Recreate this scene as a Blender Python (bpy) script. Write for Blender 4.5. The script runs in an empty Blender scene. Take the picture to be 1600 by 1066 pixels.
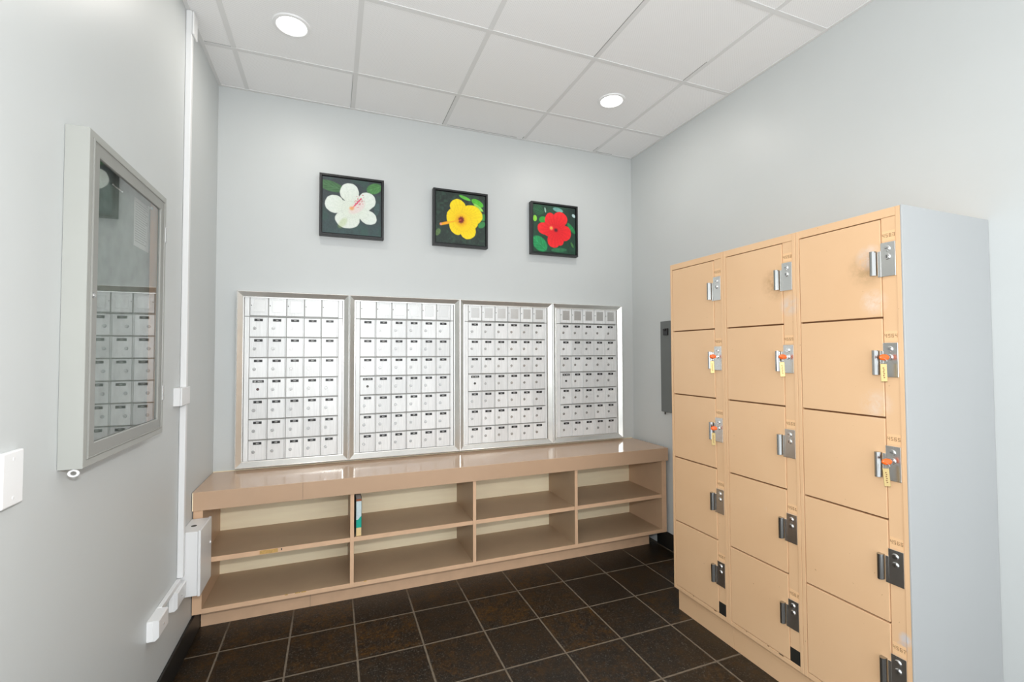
import bpy, bmesh, math, random
import numpy as np
from mathutils import Vector, Matrix, noise
random.seed(7)
scene = bpy.context.scene
COL = scene.collection

# ------------------------------------------------------------------ camera
CX, CY, CZ = 0.6485, -3.1669, 1.4217
yaw, pitch, roll = math.radians(21.2609), math.radians(1.6203), math.radians(-0.198)
cam_d = bpy.data.cameras.new('camera'); cam = bpy.data.objects.new('camera', cam_d); COL.objects.link(cam)
cam_d.sensor_fit = 'HORIZONTAL'; cam_d.sensor_width = 36.0; cam_d.lens = 719.7157 / 1600 * 36.0
cam_d.clip_start = 0.02
fw = Vector((math.sin(yaw)*math.cos(pitch), math.cos(yaw)*math.cos(pitch), math.sin(pitch)))
rt = Vector((math.cos(yaw), -math.sin(yaw), 0)); up = rt.cross(fw)
r2 = rt*math.cos(roll) + up*math.sin(roll); u2 = -rt*math.sin(roll) + up*math.cos(roll)
M = Matrix((r2, u2, -fw)).transposed().to_4x4(); M.translation = (CX, CY, CZ)
cam.matrix_world = M
scene.camera = cam

# ------------------------------------------------------------------ world, lights, exposure
W = bpy.data.worlds.new('world'); scene.world = W; W.use_nodes = True
bg = W.node_tree.nodes['Background']; bg.inputs[0].default_value = (0.91, 0.96, 1.0, 1); bg.inputs[1].default_value = 2.35
scene.view_settings.view_transform = 'Standard'; scene.view_settings.look = 'None'
scene.view_settings.gamma = 1.0; scene.view_settings.use_curve_mapping = False
scene.view_settings.exposure = -0.06
# the photographer's flash, on the hot shoe just above the lens
fl = bpy.data.lights.new('camera_flash', 'POINT'); fl.energy = 86; fl.color = (1.0, 1.0, 0.99); fl.shadow_soft_size = 0.035
flo = bpy.data.objects.new('camera_flash', fl); COL.objects.link(flo); flo.location = (0.66, -3.15, 1.60)
DOWNLIGHT_W = 3.5

# ------------------------------------------------------------------ measured constants
RW, H = 2.9466, 3.036            # right wall x, ceiling z
BACK = -4.35                     # unseen rear left open here, added to let world light in
GX, GY, T = 0.1529, 0.4153, 0.6078

# ------------------------------------------------------------------ materials
def srgb(r, g, b):
    f = lambda c: (c/255/12.92) if c/255 <= 0.04045 else ((c/255+0.055)/1.055)**2.4
    return (f(r), f(g), f(b), 1)
def mat(name, col, rough=0.5, metal=0.0, spec=0.5, noise_amt=0.0, noise_scale=6.0, bump=0.0, bump_scale=60.0, stretch=(1,1,1), dark=None, coat=0.0):
    m = bpy.data.materials.new(name); m.use_nodes = True
    nt = m.node_tree; b = nt.nodes['Principled BSDF']
    b.inputs['Base Color'].default_value = col; b.inputs['Roughness'].default_value = rough
    b.inputs['Metallic'].default_value = metal; b.inputs['Specular IOR Level'].default_value = spec
    b.inputs['Coat Weight'].default_value = coat
    tc = nt.nodes.new('ShaderNodeTexCoord'); mp = nt.nodes.new('ShaderNodeMapping'); mp.inputs['Scale'].default_value = stretch
    nt.links.new(tc.outputs['Object'], mp.inputs['Vector'])
    if noise_amt:
        n = nt.nodes.new('ShaderNodeTexNoise'); n.inputs['Scale'].default_value = noise_scale; n.inputs['Detail'].default_value = 5
        nt.links.new(mp.outputs[0], n.inputs['Vector'])
        mx = nt.nodes.new('ShaderNodeMix'); mx.data_type = 'RGBA'
        d = dark or tuple(c*(1-noise_amt) for c in col[:3]) + (1,)
        l = tuple(min(1, c*(1+noise_amt)) for c in col[:3]) + (1,)
        mr = nt.nodes.new('ShaderNodeMapRange'); mr.inputs[1].default_value = 0.3; mr.inputs[2].default_value = 0.7
        nt.links.new(n.outputs['Fac'], mr.inputs[0]); nt.links.new(mr.outputs[0], mx.inputs[0])
        mx.inputs[6].default_value = d; mx.inputs[7].default_value = l
        nt.links.new(mx.outputs[2], b.inputs['Base Color'])
    if bump:
        n2 = nt.nodes.new('ShaderNodeTexNoise'); n2.inputs['Scale'].default_value = bump_scale; n2.inputs['Detail'].default_value = 3
        nt.links.new(mp.outputs[0], n2.inputs['Vector'])
        bp = nt.nodes.new('ShaderNodeBump'); bp.inputs['Strength'].default_value = bump; bp.inputs['Distance'].default_value = 0.002
        nt.links.new(n2.outputs['Fac'], bp.inputs['Height']); nt.links.new(bp.outputs[0], b.inputs['Normal'])
    return m
class NG:
    """small helper to write node maths"""
    def __init__(s, m): s.nt = m.node_tree; s.b = s.nt.nodes['Principled BSDF']
    def math(s, op, a, b=None, c=None):
        n = s.nt.nodes.new('ShaderNodeMath'); n.operation = op
        for i, v in enumerate((a, b, c)):
            if v is None: continue
            if isinstance(v, (int, float)): n.inputs[i].default_value = v
            else: s.nt.links.new(v, n.inputs[i])
        return n.outputs[0]
    def noise(s, vec, scale, detail=3, rough=0.5):
        n = s.nt.nodes.new('ShaderNodeTexNoise'); n.inputs['Scale'].default_value = scale; n.inputs['Detail'].default_value = detail
        n.inputs['Roughness'].default_value = rough
        s.nt.links.new(vec, n.inputs['Vector']); return n.outputs['Fac']
    def mix(s, f, a, b):
        n = s.nt.nodes.new('ShaderNodeMix'); n.data_type = 'RGBA'
        for i, v in ((0, f), (6, a), (7, b)):
            if isinstance(v, (int, float, tuple)): n.inputs[i].default_value = v
            else: s.nt.links.new(v, n.inputs[i])
        return n.outputs[2]
    def ramp(s, v, lo, hi):
        n = s.nt.nodes.new('ShaderNodeMapRange'); n.inputs[1].default_value = lo; n.inputs[2].default_value = hi
        s.nt.links.new(v, n.inputs[0]); return n.outputs[0]

m_wall = mat('wall_paint', (0.588, 0.609, 0.605, 1), rough=0.42, noise_amt=0.012, noise_scale=2.5, bump=0.10, bump_scale=45)
m_ceil_bar = mat('ceiling_bar_paint', (0.76, 0.76, 0.755, 1), rough=0.5)
m_base = mat('black_rubber', (0.010, 0.011, 0.010, 1), rough=0.45, noise_amt=0.2, noise_scale=9)
m_lam = mat('tan_laminate', srgb(197, 165, 137), rough=0.14, noise_amt=0.04, noise_scale=3, bump=0.02, bump_scale=25)
m_lam2 = mat('tan_paint', srgb(200, 168, 138), rough=0.42, noise_amt=0.05, noise_scale=5, bump=0.05, bump_scale=30)
m_lam_edge = mat('tan_edge', srgb(222, 184, 150), rough=0.45, noise_amt=0.05, noise_scale=14)
m_shelf = mat('brown_shelf_laminate', srgb(180, 154, 126), rough=0.42, noise_amt=0.05, noise_scale=5)
m_cream = mat('cream_ply', srgb(253, 238, 206), rough=0.55, noise_amt=0.045, noise_scale=4, stretch=(1, 1, 7))
m_alum = mat('frame_aluminium', (0.80, 0.80, 0.775, 1), rough=0.30, metal=0.8, noise_amt=0.05, noise_scale=8, bump=0.03, bump_scale=60)
m_edge = mat('polished_edge', (0.93, 0.93, 0.91, 1), rough=0.22, metal=0.6)
m_black = mat('black_plastic', (0.012, 0.012, 0.013, 1), rough=0.4)
m_white_ink = mat('white_ink', (0.62, 0.62, 0.60, 1), rough=0.6)
m_dark = mat('dark_gap', (0.05, 0.048, 0.042, 1), rough=0.8)
m_gapgrey = mat('grey_channel', (0.37, 0.37, 0.355, 1), rough=0.5, metal=0.4)
m_lock = mat('lock_nickel', (0.50, 0.50, 0.49, 1), rough=0.25, metal=0.6)
m_lockdark = mat('lock_face_dark', (0.06, 0.055, 0.05, 1), rough=0.35, metal=0.5)
m_redlock = mat('lock_face_brown', (0.09, 0.03, 0.028, 1), rough=0.4)
m_white = mat('white_paint', (0.80, 0.80, 0.80, 1), rough=0.35, bump=0.04, bump_scale=40)
m_whitep = mat('white_plastic', (0.86, 0.86, 0.86, 1), rough=0.3)
m_case = mat('grey_enamel', (0.36, 0.365, 0.34, 1), rough=0.38, noise_amt=0.02)
m_case2 = mat('grey_door_enamel', (0.27, 0.27, 0.25, 1), rough=0.35, noise_amt=0.02)
m_oak = mat('oak_lining', srgb(240, 178, 135), rough=0.5, noise_amt=0.1, noise_scale=5, stretch=(8, 8, 1))
m_board = mat('grey_backing_board', srgb(150, 160, 155), rough=0.7, noise_amt=0.2, noise_scale=18)
m_paper = mat('paper', (0.72, 0.72, 0.71, 1), rough=0.8)
m_ink = mat('grey_ink', (0.30, 0.30, 0.30, 1), rough=0.8)
m_epanel = mat('dark_grey_enamel', (0.135, 0.145, 0.14, 1), rough=0.4, noise_amt=0.03)
m_frame = mat('black_frame_paint', (0.014, 0.015, 0.016, 1), rough=0.4)
m_side = mat('grey_side_paint', (0.462, 0.472, 0.474, 1), rough=0.42, noise_amt=0.012, noise_scale=2, bump=0.09, bump_scale=35)
m_steel = mat('brushed_steel', (0.86, 0.86, 0.85, 1), rough=0.24, metal=1.0, noise_amt=0.06, noise_scale=10, bump=0.05, bump_scale=30, stretch=(1, 1, 0.2))
m_chrome = mat('chrome', (0.8, 0.8, 0.8, 1), rough=0.12, metal=1.0)
m_pull = mat('dark_chrome', (0.42, 0.42, 0.41, 1), rough=0.16, metal=1.0)  # chrome with a darker base colour, for the curled pulls
m_gunmetal = mat('dark_plate', (0.07, 0.068, 0.06, 1), rough=0.4, metal=0.7)
m_orange = mat('orange_plastic', srgb(240, 100, 18), rough=0.3)
m_brass = mat('brass_tag', srgb(200, 176, 122), rough=0.45, metal=0.6)
m_stamp = mat('stamped_number', srgb(120, 78, 40), rough=0.6)
m_tagtan = mat('number_tag_tan', srgb(238, 196, 150), rough=0.5)
m_gapbrown = mat('brown_gap', srgb(120, 82, 50), rough=0.7)  # brown strip behind the doors, seen in the gaps between them
m_teal = mat('teal_ink', srgb(10, 172, 150), rough=0.45)
m_bluew = mat('pale_blue_card', srgb(205, 222, 226), rough=0.5, noise_amt=0.06, noise_scale=60)
m_tanc = mat('pale_tan_card', srgb(235, 205, 150), rough=0.5)
m_darkgreen = mat('dark_green_card', (0.02, 0.035, 0.028, 1), rough=0.45)
m_rust = mat('rust_card', srgb(150, 80, 45), rough=0.5)
m_chip = mat('bare_chipboard', srgb(200, 160, 95), rough=0.7, noise_amt=0.2, noise_scale=120)

# brushed mailbox door
m_door = mat('brushed_aluminium', (0.84, 0.84, 0.83, 1), rough=0.36, metal=0.12)
g = NG(m_door); tc = g.nt.nodes.new('ShaderNodeTexCoord'); oi = g.nt.nodes.new('ShaderNodeObjectInfo')
mp = g.nt.nodes.new('ShaderNodeMapping'); mp.inputs['Scale'].default_value = (1, 1, 0.06)
add = g.nt.nodes.new('ShaderNodeVectorMath'); add.operation = 'ADD'
g.nt.links.new(tc.outputs['Object'], add.inputs[0]); g.nt.links.new(oi.outputs['Random'], add.inputs[1]); g.nt.links.new(add.outputs[0], mp.inputs[0])
n = g.noise(mp.outputs[0], 160, 4); c = g.mix(g.ramp(n, .3, .7), (0.78, 0.79, 0.79, 1), (0.90, 0.91, 0.91, 1))
hsv = g.nt.nodes.new('ShaderNodeHueSaturation'); g.nt.links.new(c, hsv.inputs['Color'])
g.nt.links.new(g.math('MULTIPLY_ADD', oi.outputs['Random'], 0.16, 0.88), hsv.inputs['Value'])
g.nt.links.new(hsv.outputs[0], g.b.inputs['Base Color'])
g.nt.links.new(g.math('MULTIPLY_ADD', n, 0.25, 0.26), g.b.inputs['Roughness'])

# perforated windows of the top row
m_mesh = mat('perforated_grille', (0.45, 0.45, 0.44, 1), rough=0.4, metal=0.7)
g = NG(m_mesh); tc = g.nt.nodes.new('ShaderNodeTexCoord'); sp = g.nt.nodes.new('ShaderNodeSeparateXYZ'); g.nt.links.new(tc.outputs['Object'], sp.inputs[0])
sx = g.math('SINE', g.math('MULTIPLY', sp.outputs[0], 2*math.pi/0.004)); sz = g.math('SINE', g.math('MULTIPLY', sp.outputs[2], 2*math.pi/0.004))
g.nt.links.new(g.mix(g.ramp(g.math('MULTIPLY', sx, sz), -0.2, 0.5), (0.68, 0.68, 0.67, 1), (0.40, 0.40, 0.39, 1)), g.b.inputs['Base Color'])

# locker paint with scuffs and chips
m_locker = mat('peach_locker_enamel', srgb(240, 190, 138), rough=0.36)
g = NG(m_locker); geo = g.nt.nodes.new('ShaderNodeNewGeometry')
n1 = g.noise(geo.outputs['Position'], 2.2, 4); base = g.mix(g.ramp(n1, .3, .7), srgb(226, 185, 143), srgb(231, 192, 151))
sc = g.ramp(g.noise(geo.outputs['Position'], 14, 8, 0.7), .69, .80)
base = g.mix(sc, base, srgb(228, 200, 174))
chips = g.ramp(g.noise(geo.outputs['Position'], 85, 3, 0.6), .735, .755)
base = g.mix(chips, base, srgb(150, 105, 70))
def smudge(base, x, y, z, r, col, k):
    vm = g.nt.nodes.new('ShaderNodeVectorMath'); vm.operation = 'DISTANCE'; g.nt.links.new(geo.outputs['Position'], vm.inputs[0]); vm.inputs[1].default_value = (x, y, z)
    f = g.math('MULTIPLY', g.math('MULTIPLY', g.ramp(vm.outputs['Value'], r, 0.0), g.ramp(g.noise(geo.outputs['Position'], 30, 6, .7), .35, .6)), k*1.5)
    return g.mix(f, base, col)
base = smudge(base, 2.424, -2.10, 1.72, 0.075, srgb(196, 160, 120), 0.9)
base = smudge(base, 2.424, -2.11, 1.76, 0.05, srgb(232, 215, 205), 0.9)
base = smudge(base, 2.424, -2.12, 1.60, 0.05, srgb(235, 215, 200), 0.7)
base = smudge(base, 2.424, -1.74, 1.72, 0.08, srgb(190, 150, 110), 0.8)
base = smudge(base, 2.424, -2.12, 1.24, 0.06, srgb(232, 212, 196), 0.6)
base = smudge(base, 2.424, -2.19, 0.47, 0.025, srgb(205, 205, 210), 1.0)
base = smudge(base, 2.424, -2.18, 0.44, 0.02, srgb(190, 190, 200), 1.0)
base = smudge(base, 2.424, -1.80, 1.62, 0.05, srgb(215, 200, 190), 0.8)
g.nt.links.new(base, g.b.inputs['Base Color'])
bpn = g.nt.nodes.new('ShaderNodeBump'); bpn.inputs['Strength'].default_value = 0.05; bpn.inputs['Distance'].default_value = 0.002
g.nt.links.new(g.noise(geo.outputs['Position'], 25, 2), bpn.inputs['Height']); g.nt.links.new(bpn.outputs[0], g.b.inputs['Normal'])

# floor tiles
FX, FY, FT = 0.1486, -0.5618, 0.3087
m_floor = mat('brown_stone_floor_tile', (0.02, 0.015, 0.01, 1), rough=0.35)
g = NG(m_floor); geo = g.nt.nodes.new('ShaderNodeNewGeometry'); sp = g.nt.nodes.new('ShaderNodeSeparateXYZ'); g.nt.links.new(geo.outputs['Position'], sp.inputs[0])
nw = g.noise(geo.outputs['Position'], 25, 3)
wob = g.math('MULTIPLY', g.math('SUBTRACT', nw, 0.5), 0.004)
tx = g.math('DIVIDE', g.math('SUBTRACT', sp.outputs[0], FX), FT); ty = g.math('DIVIDE', g.math('SUBTRACT', sp.outputs[1], FY), FT)
def edge(t):
    fr = g.math('SUBTRACT', t, g.math('ROUND', t)); return g.math('ADD', g.math('MULTIPLY', g.math('ABSOLUTE', fr), FT), wob)
dist = g.math('MINIMUM', edge(tx), edge(ty))
grout = g.ramp(dist, 0.0052, 0.0036)
cell = g.nt.nodes.new('ShaderNodeCombineXYZ'); g.nt.links.new(g.math('FLOOR', tx), cell.inputs[0]); g.nt.links.new(g.math('FLOOR', ty), cell.inputs[1])
wn = g.nt.nodes.new('ShaderNodeTexWhiteNoise'); wn.noise_dimensions = '2D'; g.nt.links.new(cell.outputs[0], wn.inputs['Vector'])
off = g.nt.nodes.new('ShaderNodeVectorMath'); off.operation = 'MULTIPLY_ADD'; g.nt.links.new(wn.outputs['Color'], off.inputs[0]); off.inputs[1].default_value = (9, 9, 9); g.nt.links.new(geo.outputs['Position'], off.inputs[2])
nA = g.noise(off.outputs[0], 14, 7, 0.75); nB = g.noise(off.outputs[0], 55, 5, 0.75); nC = g.noise(off.outputs[0], 130, 3, 0.7)
col = g.mix(g.ramp(nB, .35, .68), srgb(11, 8, 5), srgb(33, 26, 18))
rustm = g.math('MULTIPLY', g.ramp(nA, .42, .66), g.ramp(nB, .38, .62))
rustm = g.math('MULTIPLY', rustm, g.math('MULTIPLY_ADD', wn.outputs['Value'], 0.9, 0.15))
col = g.mix(rustm, col, srgb(96, 64, 14))
glint = g.math('MULTIPLY', g.ramp(nC, .56, .64), g.math('MULTIPLY_ADD', g.ramp(nA, .62, .38), 0.45, 0.1))
col = g.mix(glint, col, srgb(118, 114, 106))  # specular glints painted into the tile colour as grey specks
gc = g.mix(g.noise(geo.outputs['Position'], 40, 4), srgb(88, 77, 64), srgb(132, 120, 104))
col = g.mix(grout, col, gc)
g.nt.links.new(col, g.b.inputs['Base Color'])
g.nt.links.new(g.math('ADD', g.math('MULTIPLY_ADD', nB, 0.35, 0.22), g.math('MULTIPLY', grout, 0.4)), g.b.inputs['Roughness'])
hgt = g.math('ADD', g.math('MULTIPLY', nB, 0.5), g.math('ADD', g.math('MULTIPLY', nC, 0.35), g.math('MULTIPLY', grout, -1.2)))
bpn = g.nt.nodes.new('ShaderNodeBump'); bpn.inputs['Strength'].default_value = 0.55; bpn.inputs['Distance'].default_value = 0.003
g.nt.links.new(hgt, bpn.inputs['Height']); g.nt.links.new(bpn.outputs[0], g.b.inputs['Normal'])

# ceiling panel: fine perforation
m_ceil = mat('ceiling_panel', (0.66, 0.65, 0.64, 1), rough=0.75)
g = NG(m_ceil); geo = g.nt.nodes.new('ShaderNodeNewGeometry'); sp = g.nt.nodes.new('ShaderNodeSeparateXYZ'); g.nt.links.new(geo.outputs['Position'], sp.inputs[0])
sx = g.math('SINE', g.math('MULTIPLY', sp.outputs[0], 2*math.pi/0.0127)); sy = g.math('SINE', g.math('MULTIPLY', sp.outputs[1], 2*math.pi/0.0127))
f = g.ramp(g.math('MULTIPLY', sx, sy), 0.35, 0.75)
tcx = g.math('FLOOR', g.math('DIVIDE', g.math('SUBTRACT', sp.outputs[0], GX), T)); tcy = g.math('FLOOR', g.math('DIVIDE', g.math('ADD', sp.outputs[1], GY), T))
cc = g.nt.nodes.new('ShaderNodeCombineXYZ'); g.nt.links.new(tcx, cc.inputs[0]); g.nt.links.new(tcy, cc.inputs[1])
wn = g.nt.nodes.new('ShaderNodeTexWhiteNoise'); wn.noise_dimensions = '2D'; g.nt.links.new(cc.outputs[0], wn.inputs['Vector'])
tint = g.mix(wn.outputs['Value'], (0.90, 0.90, 0.90, 1), (0.925, 0.925, 0.925, 1))
g.nt.links.new(g.mix(g.math('MULTIPLY', f, 0.30), tint, (0.55, 0.545, 0.54, 1)), g.b.inputs['Base Color'])

m_glass = bpy.data.materials.new('clear_glass'); m_glass.use_nodes = True
b = m_glass.node_tree.nodes['Principled BSDF']; b.inputs['Transmission Weight'].default_value = 1.0; b.inputs['Roughness'].default_value = 0.0; b.inputs['IOR'].default_value = 1.5
b.inputs['Base Color'].default_value = (0.93, 0.97, 0.95, 1)
m_lamp = bpy.data.materials.new('lamp_diffuser'); m_lamp.use_nodes = True
b = m_lamp.node_tree.nodes['Principled BSDF']; b.inputs['Emission Color'].default_value = (1, 0.97, 0.93, 1); b.inputs['Emission Strength'].default_value = 6.0
m_print = bpy.data.materials.new('canvas_print'); m_print.use_nodes = True
nt = m_print.node_tree; b = nt.nodes['Principled BSDF']; at = nt.nodes.new('ShaderNodeAttribute'); at.attribute_name = 'ink'
nt.links.new(at.outputs['Color'], b.inputs['Base Color']); b.inputs['Roughness'].default_value = 0.55

# ------------------------------------------------------------------ mesh helpers
class MB:
    def __init__(s): s.v = []; s.f = []; s.m = []; s.mats = []
    def _mi(s, m):
        if m is None: return 0
        if m not in s.mats: s.mats.append(m)
        return s.mats.index(m)
    def face(s, pts, m=None):
        b0 = len(s.v); s.v += [tuple(p) for p in pts]; s.f.append(tuple(range(b0, b0+len(pts)))); s.m.append(s._mi(m))
    def box(s, x0, x1, y0, y1, z0, z1, m=None, ch=0.0):
        if x0 > x1: x0, x1 = x1, x0
        if y0 > y1: y0, y1 = y1, y0
        if z0 > z1: z0, z1 = z1, z0
        mi = s._mi(m)
        if ch <= 0:
            b0 = len(s.v)
            s.v += [(x, y, z) for x in (x0, x1) for y in (y0, y1) for z in (z0, z1)]
            for q in ((0,1,3,2), (4,6,7,5), (0,4,5,1), (2,3,7,6), (0,2,6,4), (1,5,7,3)):
                s.f.append(tuple(b0+i for i in q)); s.m.append(mi)
            return
        bm = bmesh.new(); bmesh.ops.create_cube(bm, size=1.0)
        for v in bm.verts: v.co = Vector(((x0+x1)/2 + v.co.x*(x1-x0), (y0+y1)/2 + v.co.y*(y1-y0), (z0+z1)/2 + v.co.z*(z1-z0)))
        bmesh.ops.bevel(bm, geom=list(bm.edges), offset=ch, segments=2, affect='EDGES', profile=0.5)
        s.add_bm(bm, mi)
    def add_bm(s, bm, mi, mtx=None):
        b0 = len(s.v); bm.verts.index_update()
        for v in bm.verts: s.v.append(tuple(mtx @ v.co if mtx else v.co))
        for f in bm.faces: s.f.append(tuple(b0+v.index for v in f.verts)); s.m.append(mi)
        bm.free()
    def cyl(s, c, axis, r, h, seg=20, m=None, r2=None, cap=True):
        """cylinder starting at c running h along axis ('x','y','z')"""
        mi = s._mi(m); r2 = r if r2 is None else r2; b0 = len(s.v); c = Vector(c)
        A = {'x': (Vector((0,1,0)), Vector((0,0,1)), Vector((1,0,0))), 'y': (Vector((1,0,0)), Vector((0,0,1)), Vector((0,1,0))), 'z': (Vector((1,0,0)), Vector((0,1,0)), Vector((0,0,1)))}[axis]
        for rr, t in ((r, 0), (r2, h)):
            for k in range(seg):
                a = 2*math.pi*k/seg; s.v.append(tuple(c + A[0]*math.cos(a)*rr + A[1]*math.sin(a)*rr + A[2]*t))
        for k in range(seg):
            s.f.append((b0+k, b0+(k+1) % seg, b0+seg+(k+1) % seg, b0+seg+k)); s.m.append(mi)
        if cap:
            s.f.append(tuple(b0+k for k in range(seg))[::-1]); s.m.append(mi)
            s.f.append(tuple(b0+seg+k for k in range(seg))); s.m.append(mi)
    def torus(s, c, R, r, nrm='x', m=None, seg=24, sub=8, sy=1.0):
        mi = s._mi(m); b0 = len(s.v)
        for i in range(seg):
            a = 2*math.pi*i/seg
            for j in range(sub):
                q = 2*math.pi*j/sub; d = R + r*math.cos(q)
                p = (r*math.sin(q), d*math.cos(a), d*math.sin(a)*sy) if nrm == 'x' else (d*math.cos(a), r*math.sin(q), d*math.sin(a)*sy) if nrm == 'y' else (d*math.cos(a), d*math.sin(a)*sy, r*math.sin(q))
                s.v.append((c[0]+p[0], c[1]+p[1], c[2]+p[2]))
        for i in range(seg):
            for j in range(sub):
                s.f.append((b0+i*sub+j, b0+((i+1) % seg)*sub+j, b0+((i+1) % seg)*sub+(j+1) % sub, b0+i*sub+(j+1) % sub)); s.m.append(mi)
    def ring(s, x0, x1, z0, z1, prof, to3, m=None, mats=None):
        """mitred rectangular frame: prof = list of (inset, height); to3(a, b, h) -> xyz"""
        loops = []
        for ins, h in prof:
            b0 = len(s.v)
            for a, b in ((x0+ins, z0+ins), (x1-ins, z0+ins), (x1-ins, z1-ins), (x0+ins, z1-ins)): s.v.append(tuple(to3(a, b, h)))
            loops.append(b0)
        for i in range(len(loops)-1):
            mi = s._mi(mats[i] if mats else m)
            for k in range(4):
                a, b = loops[i], loops[i+1]
                s.f.append((a+k, a+(k+1) % 4, b+(k+1) % 4, b+k)); s.m.append(mi)
    def build(s, name, m=None, parent=None, smooth=False, loc=None):
        me = bpy.data.meshes.new(name)
        off = Vector((0, 0, 0))
        if parent is not None and loc is None:
            p = parent
            while p is not None: off += p.location; p = p.parent
        me.from_pydata([tuple(Vector(v) - off) for v in s.v], [], s.f)
        ms = s.mats if s.mats else [m]
        if s.mats and m is not None and m not in ms: ms = list(ms)
        for q in ms: me.materials.append(q)
        me.polygons.foreach_set('material_index', s.m if s.mats else [0]*len(s.f))
        bm = bmesh.new(); bm.from_mesh(me); bmesh.ops.recalc_face_normals(bm, faces=bm.faces); bm.to_mesh(me); bm.free()
        if smooth:
            for p in me.polygons: p.use_smooth = True
            try: me.set_sharp_from_angle(angle=math.radians(35))
            except Exception: pass
        o = bpy.data.objects.new(name, me); COL.objects.link(o)
        if parent is not None: o.parent = parent
        if loc is not None: o.location = loc
        return o
def tag(o, label, cat, group=None):
    o['label'] = label; o['category'] = cat
    if group: o['group'] = group
    return o
def thing(name, label, cat, loc=(0, 0, 0), group=None):
    o = bpy.data.objects.new(name, None); COL.objects.link(o); o.location = loc; o.empty_display_size = 0.1
    return tag(o, label, cat, group)
def struct(mb, name, m=None, parent=None, smooth=False):
    o = mb.build(name, m, parent, smooth); o['kind'] = 'structure'; return o
def copy_tree(o, parent=None, loc=None):
    c = o.copy(); COL.objects.link(c)
    if parent is not None: c.parent = parent
    if loc is not None: c.location = loc
    for ch in list(o.children): copy_tree(ch, c)
    return c

FONT = {'0': '757', '1': '262', }
GLY = {'0': ['111','101','101','101','111'], '1': ['010','110','010','010','111'], '2': ['111','001','111','100','111'], '3': ['111','001','111','001','111'],
       '4': ['101','101','111','001','001'], '5': ['111','100','111','001','111'], '6': ['111','100','111','101','111'], '7': ['111','001','010','010','010'],
       '8': ['111','101','111','101','111'], '9': ['111','101','111','001','111'], 'U': ['101','101','101','101','111'], 'S': ['111','100','111','001','111'],
       'M': ['101','111','111','101','101'], 'A': ['010','101','111','101','101'], 'I': ['111','010','010','010','111'], 'L': ['100','100','100','100','111'], ' ': ['000']*5, '.': ['000','000','000','000','010']}
def glyphs(txt, cell, gap=1):
    """yields (col, row) of lit cells, text centred on 0,0 (row up)"""
    w = len(txt)*(3+gap) - gap
    for i, ch in enumerate(txt):
        for r, row in enumerate(GLY[ch]):
            for c2, q in enumerate(row):
                if q == '1': yield ((i*(3+gap)+c2+0.5 - w/2)*cell, (2-r)*cell)

# ------------------------------------------------------------------ room shell
mb = MB(); mb.box(-0.12, RW+0.12, BACK, 0.12, -0.1, 0); struct(mb, 'floor', m_floor)
mb = MB(); mb.box(-0.12, RW+0.12, 0, 0.12, 0, H+0.1); struct(mb, 'wall_back', m_wall)
mb = MB(); mb.box(-0.12, 0, BACK, 0, 0, H+0.1); struct(mb, 'wall_left', m_wall)
mb = MB(); mb.box(RW, RW+0.12, BACK, 0, 0, H+0.1); struct(mb, 'wall_right', m_wall)
mb = MB(); mb.box(0, RW, BACK, 0, H+0.002, H+0.1); struct(mb, 'ceiling', m_ceil)
# suspended grid: tee bars and wall angle
mb = MB()
bw = 0.012
n = 0
x = GX
while x < RW: mb.box(x-bw, x+bw, BACK, 0, H-0.0002, H+0.0025); x += T
y = -GY
while y > BACK: mb.box(0, RW, y-bw, y+bw, H-0.0008, H+0.0025); y -= T
mb.box(0, 0.018, BACK, 0, H-0.0015, H+0.0025); mb.box(RW-0.018, RW, BACK, 0, H-0.0015, H+0.0025); mb.box(0.018, RW-0.018, -0.018, 0, H-0.0015, H+0.0025)
o = struct(mb, 'trim_1', m_ceil_bar)
# slightly unseated panels leave thin dark gaps beside the bars
mb = MB()
def gap(x0, y0, x1, y1, w=0.0022): mb.box(min(x0, x1)-(w if x0 == x1 else 0), max(x0, x1)+(w if x0 == x1 else 0), min(y0, y1)-(w if y0 == y1 else 0), max(y0, y1)+(w if y0 == y1 else 0), H+0.0006, H+0.0022)
gap(GX+2*T-0.014, -0.02, GX+2*T-0.014, -GY+.012); gap(GX+3*T-0.014, -0.02, GX+3*T-0.014, -0.05, .002)
gap(GX+2*T+0.02, -0.0205, GX+2.9*T, -0.0205, .0015); gap(GX+4*T+.012, -0.0205, RW-.2, -0.0205, .002); gap(GX+4*T-0.014, -0.02, GX+4*T-0.014, -.10, .0015)
gap(GX+3*T-0.014, -GY-T-.012, GX+3*T-0.014, -GY-2*T+.012, .0015); gap(GX+4*T-0.014, -GY-T-.012, GX+4*T-0.014, -GY-T-.2, .0018)
gap(GX+4*T+.012, -GY-T+.0135, RW-.02, -GY-T+.0135, .0016); gap(GX-.014+T, -.02, GX-.014+T, -GY+.012, .0012); gap(0.02, -GY-.0135, GX-.012, -GY-.0135, .0012)
struct(mb, 'trim_2', m_gapgrey)
mb = MB(); mb.box(0, 0.012, BACK, -0.285, 0, 0.115, ch=0.003); struct(mb, 'baseboard_left', m_base)
mb = MB(); mb.box(RW-0.012, RW, -1.072, -0.29, 0, 0.115, ch=0.003); struct(mb, 'baseboard_right', m_base)

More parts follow.
